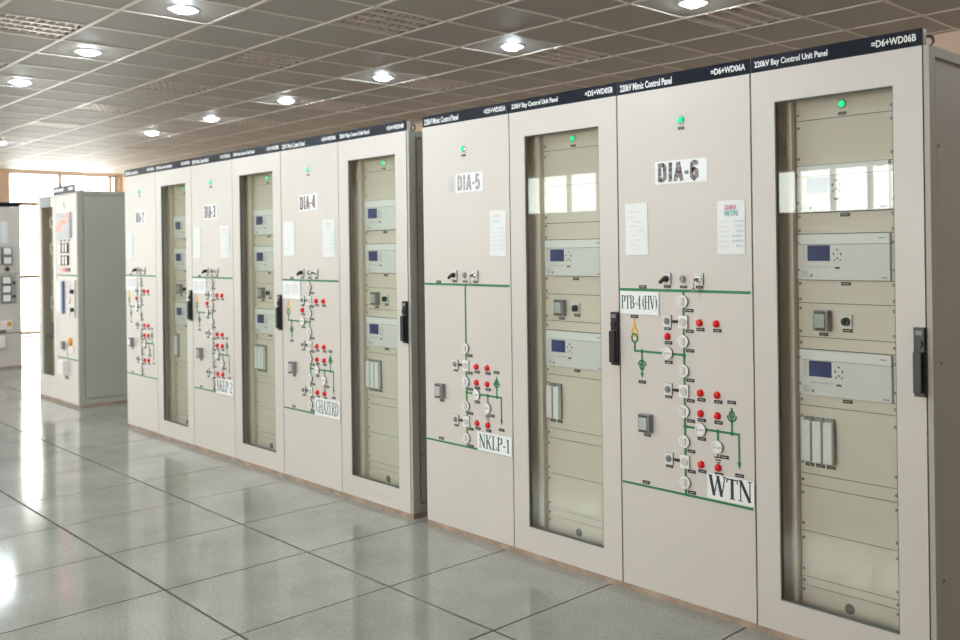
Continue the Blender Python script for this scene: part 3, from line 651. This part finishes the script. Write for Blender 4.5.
mimic_cabinet(AX[2], AX[1] - AX[2], M, '=D4+WD04A', 'beige mimic control cabinet with the DIA-4 and GHAZI RD signs')
bay_cabinet(AX[3], AX[2] - AX[3], Bt, '=D3+WD03B', 'beige glass-door bay cabinet between the DIA-3 and DIA-4 mimic cabinets', 3)
mimic_cabinet(AX[4], AX[3] - AX[4], M, '=D3+WD03A', 'beige mimic control cabinet with the DIA-3 and NKLP-2 signs')
bay_cabinet(AX[5], AX[4] - AX[5], Bt, '=D2+WD02B', 'beige glass-door bay cabinet between the DIA-2 and DIA-3 mimic cabinets', 1)
mimic_cabinet(AX[6], AX[5] - AX[6], M, '=D2+WD02A', 'beige mimic control cabinet with the DIA-2 sign at the far row end')

# ------------------------------------------------------------------ signs and papers on the cabinet fronts
def dia_sign(x0, w, txt, u0, u1, z0, z1, label, ink='ink_mottled', wf=.80, tilt=0):
    s = w / .7; W, H = (u1 - u0) * s, z1 - z0
    o = tag(MB().box(0, W, -.0008, 0, 0, H).build('number_sign', 'label_white', None, (x0 + u0 * s, -.0006, z0)), label, 'sign', 'DIA number signs on the mimic cabinets')
    o.rotation_euler = (0, tilt, 0)
    mb = MB(); block_word(mb, txt, W * .05, H * .10, W * wf, H * .82, -.0013, -.0008); mb.build('lettering', ink, o)
    return o
def name_sign(x0, w, txt, u0, u1, z0, z1, label, ink='ink_green', mx=.04, hz=(.16, .72), tk=.12):
    s = w / .7; W, H = (u1 - u0) * s, z1 - z0
    o = tag(MB().box(0, W, -.0008, 0, 0, H).build('feeder_sign', 'label_white', None, (x0 + u0 * s, -.0036, z0)), label, 'sign', 'feeder name signs on the mimic cabinets')
    mb = MB(); serif_word(mb, txt, W * mx, H * hz[0], W * (1 - 2 * mx), H * hz[1], -.0014, -.0008, tk); mb.build('lettering', ink, o)
    return o
def paper(x0, w, u0, u1, z0, z1, label, kind=0, tilt=0, title=None):
    s = w / .7; W, H = (u1 - u0) * s, z1 - z0; nx, nz = 5, 8; mb = MB()
    for j in range(nz + 1):
        for i in range(nx + 1):
            curl = (.0012 * math.sin(i * 1.7 + j * 1.1) + .0016 * (j / nz) ** 3 * (1 if kind == 0 else .6))
            mb.v.append((W * i / nx, -.0012 - abs(curl), H * (1 - j / nz)))
    n1 = len(mb.v); mb.v += [(x, y + .0004, z) for x, y, z in mb.v[:n1]]
    for j in range(nz):
        for i in range(nx):
            a = j * (nx + 1) + i; mb.face([a, a + nx + 1, a + nx + 2, a + 1], 0, True); mb.face([n1 + a, n1 + a + 1, n1 + a + nx + 2, n1 + a + nx + 1], 0, True)
    o = tag(mb.build('paper_notice', 'paper', None, (x0 + u0 * s, 0, z0)), label, 'paper notice', 'paper notices taped to the mimic cabinets'); o.rotation_euler = (0, tilt, 0)
    y = -.0046
    if kind == 1:
        if title: link('heading', text_mesh(('pt', title), title, W * .44, H * .085, 'ink_pink', .01), o, (W * .27, y, H * .83)); link('heading', text_mesh(('pt2', title), 'WTN', W * .5, H * .11, 'ink_teal', .01), o, (W * .25, y, H * .70))
        else:
            m2 = MB(); m2.box(W * .28, W * .66, y, y + .0005, H * .84, H * .90); m2.build('heading', 'ink_pink_faint', o); m2 = MB(); m2.box(W * .26, W * .72, y, y + .0005, H * .73, H * .79); m2.build('heading', 'ink_teal_faint', o)
        rnd = random.Random(label); m2 = MB(); m3 = MB()
        for k in range(6):
            z = H * (.60 - .093 * k); m2.box(W * .08, W * .45, y, y + .0005, z, z + H * .008); a = W * rnd.uniform(.55, .7)
            x = a
            while x < W * .93: q = W * rnd.uniform(.03, .06); m3.box(x, x + q, y, y + .0005, z, z + H * rnd.uniform(.02, .035)); x += q + W * .015
        m2.build('printed_lines', 'ink_grey', o); m3.build('handwriting', 'ink_blue' if title else 'ink_teal_faint', o)
    else:
        rnd = random.Random(label); m2 = MB()
        for k in range(8):
            z = H * (.82 - .09 * k); a = W * rnd.uniform(.12, .5); m2.box(a, a + W * rnd.uniform(.2, .45), y, y + .0004, z, z + H * .01)
        m2.build('printed_lines', 'ink_grey', o)
    return o
w6 = (BX[2], BX[1] - BX[2]); w5 = (BX[4], BX[3] - BX[4]); w4 = (AX[2], AX[1] - AX[2]); w3 = (AX[4], AX[3] - AX[4]); w2 = (AX[6], AX[5] - AX[6])
dia_sign(*w6, 'DIA-6', .215, .490, 1.780, 1.878, 'white paper sign reading DIA-6 in mottled block letters')
o = dia_sign(*w5, 'DIA-5', .285, .500, 1.815, 1.915, 'white glossy sign reading DIA-5 in faded letters', 'ink_faded', .86); 
tag(MB().box(0, .04, -.0008, 0, 0, .088).build('tape_strip', 'ink_grey', None, (w5[0] + .225, -.0006, 1.822)), 'grey tape strip beside the DIA-5 sign', 'tape')
dia_sign(*w4, 'DIA-4', .232, .462, 1.775, 1.880, 'white paper sign reading DIA-4 in block letters', 'ink_mottled', .84, -.03)
dia_sign(*w3, 'DIA-3', .225, .45, 1.765, 1.880, 'white paper sign reading DIA-3 in block letters', 'ink_mottled', .84)
dia_sign(*w2, 'DIA-2', .25, .47, 1.770, 1.880, 'white paper sign reading DIA-2 in block letters', 'ink_mottled', .84)
name_sign(*w6, 'WTN', .470, .696, .487, .588, 'white sign reading WTN in large dark serif letters', 'ink_dark', .03, (.14, .80), .15)
name_sign(*w6, 'PTB-4 (HV)', .010, .228, 1.222, 1.321, 'white sign reading PTB-4 (HV) above the yellow transformer symbol', 'ink_green', .03, (.24, .58), .15)
name_sign(*w5, 'NKLP-1', .435, .694, .475, .572, 'white sign reading NKLP-1 in narrow green-black serif letters', 'ink_green', .05, (.18, .70), .13)
name_sign(*w4, 'GHAZI RD', .40, .690, .472, .585, 'white sign reading GHAZI RD on the DIA-4 cabinet', 'ink_dark', .05, (.16, .72))
name_sign(*w4, 'ATB-1 (HV)', .010, .24, 1.205, 1.321, 'white sign under the upper green line of the DIA-4 cabinet', 'ink_grey', .05, (.26, .55))
name_sign(*w3, 'NKLP-2', .40, .685, .472, .585, 'white sign reading NKLP-2 on the DIA-3 cabinet', 'ink_dark', .05, (.18, .70))
name_sign(*w3, 'ATB-2 (HV)', .010, .255, 1.205, 1.321, 'white sign under the upper green line of the DIA-3 cabinet', 'ink_grey', .05, (.26, .55))
name_sign(*w2, 'ATB-3 (HV)', .012, .27, 1.205, 1.321, 'white sign under the upper green line of the DIA-2 cabinet', 'ink_grey', .05, (.26, .55))
paper(*w6, .045, .172, 1.480, 1.706, 'crumpled pale paper notice left of the DIA-6 keyhole switches', 0, -.012)
paper(*w6, .535, .668, 1.482, 1.697, 'paper notice headed 220kV WTN in pink and teal', 1, 0, '220kV')
paper(*w5, .548, .668, 1.480, 1.712, 'paper notice taped below the DIA-5 sign', 1, .01)
paper(*w4, .035, .175, 1.490, 1.715, 'plain narrow paper notice by the left edge of the DIA-4 cabinet', 0)
paper(*w4, .515, .655, 1.480, 1.715, 'paper notice with faint pink heading on the DIA-4 cabinet', 1)
paper(*w3, .03, .165, 1.475, 1.710, 'plain narrow paper notice by the left edge of the DIA-3 cabinet', 0)
paper(*w3, .50, .645, 1.475, 1.715, 'paper notice with faint pink heading on the DIA-3 cabinet', 1)
paper(*w2, .045, .185, 1.470, 1.700, 'narrow paper notice on the DIA-2 cabinet', 0)

# ------------------------------------------------------------------ far pair of cabinets in line with the row
CY = .05
W_ = .61; x = -8.53 - W_
t = thing('annunciator_cabinet', 'grey-beige cabinet with a red-lit annunciator display beyond the row end', 'control cabinet', (x, CY, 0), 0, 'far cabinets beyond the row end')
shell(t, W_, 2.15, .8, True); front_panel(t, W_, 2.15)
h = MB().box(-.05, W_ - .0, -.012, -.004, 2.135, 2.215).build('header_plate', 'plate_edge', t)
mb = MB()
for k in range(9): mb.box(-.02 + .034 * k, .006 + .034 * k, -.0128, -.012, 2.158, 2.158 + (.034 if k % 3 else .028))
for k in range(4): mb.box(.42 + .036 * k, .448 + .036 * k, -.0128, -.012, 2.160, 2.190)
mb.build('lettering', 'white_print', h)
green_lamp(t, .26, 2.03)
p = MB().box(.06, .46, -.02, 0, 1.685, 1.945).build('annunciator', 'cell_pale', t, bevel=.003)
for r in range(4):
    for c_ in range(6):
        lit = (r, c_) in ((0, 5), (1, 3), (1, 4), (2, 1), (2, 2), (2, 0), (1, 2))
        piece('annunciator_cell', ('anc', lit), lambda mb: mb.box(0, .056, -.004, 0, 0, .048), 'led_red' if lit else 'cell_pale', p, (.068 + .064 * c_, -.02, 1.885 - .061 * r))
for u in (.14, .26, .38): tagplate(t, u, 1.66, .05, .02)
for r in range(2):
    for c_ in range(3):
        b = piece('push_button_unit', 'pbu', lambda mb: mb.box(-.032, .032, -.012, 0, -.05, .05), 'plate_edge', t, (.16 + .09 * c_, 0, 1.585 - .125 * r)); piece('button_face', 'pbf', lambda mb: mb.box(-.022, .022, -.02, -.012, -.042, .042), 'indicator_white', b, (0, 0, 0), .003)
MB().box(.10, .24, -.008, 0, 1.345, 1.385).build('red_display', 'led_red', t); MB().box(.27, .42, -.006, 0, 1.345, 1.385).build('label_strip', 'tag_black', t)
hline(t, .01, W_ - .01, 1.308, .014)
p = MB().box(.02, .56, -.012, 0, .888, 1.262).build('sub_panel', 'paint', t, bevel=.003)
MB().box(.05, .22, -.03, -.012, .93, 1.24).build('recorder', 'device_white', p, bevel=.003); MB().box(.22, .27, -.032, -.012, .92, 1.25).build('recorder_edge', 'blue_stripe', p)
for k in range(3): MB().revolve((.40, -.012, 1.185 - .115 * k), [(.045, 0), (.045, .012), (.032, .012), (.03, .006), (0, .006)], 16).build('test_socket', ['device_white'], p)
for z in (1.15, .97): MB().revolve((.52, -.012, z), [(.022, 0), (.02, .03), (0, .03)], 12).build('fixing_knob', 'black_plastic', p)
meter(t, .20, .60)
MB().revolve((.40, 0, .645), [(.04, 0), (.04, .015), (.025, .025), (0, .025)], 16).build('orange_switch', 'orange_plastic', t)
MB().box(.36, .50, -.008, 0, .53, .60).build('switch_plate', 'device_white', t); vline(t, .30, .47, .60, .012); hline(t, .01, W_ - .01, .469, .014)
b = MB().box(.14, .32, -.05, 0, .31, .45).build('document_box', 'device_white', t, bevel=.004); tagplate(t, .27, .275, .10, .03)
x2 = x - W_
t = thing('glazed_cabinet', 'narrow glass-door cabinet beside the red-lit annunciator cabinet', 'control cabinet', (x2, CY, 0), 0, 'far cabinets beyond the row end')
shell(t, W_, 2.14, .8, False, True)
g0, g1, gz0, gz1 = .12, .50, .25, 2.02; mb = MB()
mb.box(.0035, g0, 0, .022, DZ + .15, 2.14); mb.box(g1, W_ - .0035, 0, .022, DZ + .15, 2.14); mb.box(g0, g1, 0, .022, DZ + .15, gz0); mb.box(g0, g1, 0, .022, gz1, 2.14); d = mb.build('glazed_door', 'paint', t)
MB().box(g0, g1, .010, .014, gz0, gz1).build('glass_pane', 'door_glass', d)
MB().box(.0035, W_ - .0035, 0, .022, DZ, DZ + .147).build('kick_panel', 'paint', t)
MB().box(.12, .42, -.006, 0, 2.02, 2.125).build('name_placard', 'grey_plastic', t)
MB().box(.03, W_ - .03, .12, .14, .06, 2.1).build('mounting_plate', 'paint_rack', t)
for z, hh_, m in ((1.80, .12, 'device_white'), (1.52, .12, 'device_white'), (1.24, .16, 'grey_plastic'), (.94, .14, 'device_white'), (.62, .18, 'blue_stripe')):
    MB().box(.16, .46, .07, .12, z, z + hh_).build('relay_module', m, t, bevel=.004); MB().box(.24, .40, .064, .07, z + hh_ * .3, z + hh_ * .8).build('module_face', 'plate_edge', t)

# ------------------------------------------------------------------ cabinet facing down the room
W_ = .716
t = thing('metering_cabinet', 'beige metering cabinet with square meters standing before the tall windows', 'control cabinet', (-12.8, 0, 0), math.pi / 2, None)
shell(t, W_, 2.17, .7, False); front_panel(t, W_, 2.17)
MB().box(.003, W_ - .003, .001, .006, 2.171, 2.235).build('header_plate', 'header_black', t)
p = MB().box(.08, .57, -.008, 0, 1.68, 1.98).build('lamp_matrix', 'plate_grey', t)
for r in range(7):
    for c_ in range(6): piece('matrix_window', 'mxw', lambda mb: mb.box(0, .055, -.004, 0, 0, .028), 'label_white', p, (.095 + .078 * c_, -.008, 1.935 - .04 * r))
for r in range(2):
    for c_ in range(4):
        b = piece('square_meter', 'sqm', lambda mb: mb.box(-.055, .055, -.025, 0, -.055, .055), 'plate_edge', t, (.155 + .13 * c_, 0, 1.575 - .125 * r)); piece('meter_face', 'sqf', lambda mb: mb.box(-.046, .046, -.03, -.025, -.044, .046), 'label_white', b, (0, 0, 0))
for c_ in range(4): piece('selector_knob', 'skn', lambda mb: mb.revolve((0, 0, 0), [(.03, 0), (.026, .02), (.012, .035), (0, .035)], 14), 'black_plastic', t, (.155 + .13 * c_, 0, 1.335))
hline(t, .01, W_ - .01, 1.275, .006)
p = MB().box(.15, .65, -.01, 0, .87, 1.262).build('sub_panel', 'paint_side', t, bevel=.003)
for r in range(3):
    b = piece('square_meter', 'sqm', lambda mb: None, 'plate_edge', t, (.53, -.01, 1.185 - .12 * r))
    piece('meter_face', 'sqf', lambda mb: None, 'label_white', b, (0, 0, 0))
for z in (1.15, .97): piece('fixing_knob', 'fk', lambda mb: mb.revolve((0, 0, 0), [(.018, 0), (.016, .02), (0, .02)], 12), 'black_plastic', p, (.625, -.01, z))
p = MB().box(.12, .60, -.008, 0, .525, .65).build('switch_plate', 'device_white', t)
for u, m in ((.18, 'orange_plastic'), (.30, 'grey_plastic'), (.42, 'orange_plastic'), (.56, 'orange_plastic')): MB().revolve((u, -.008, .60), [(.03, 0), (.026, .02), (0, .02)], 14).build('selector_knob', m, p)
for u in (.30, .48): tagplate(t, u, .50, .09, .03)
MB().box(.006, W_ - .006, -.002, .0, .468, .480).build('panel_joint', 'plate_edge', t)
MB().box(.28, .50, -.05, 0, .28, .44).build('document_box', 'device_white', t, bevel=.004)
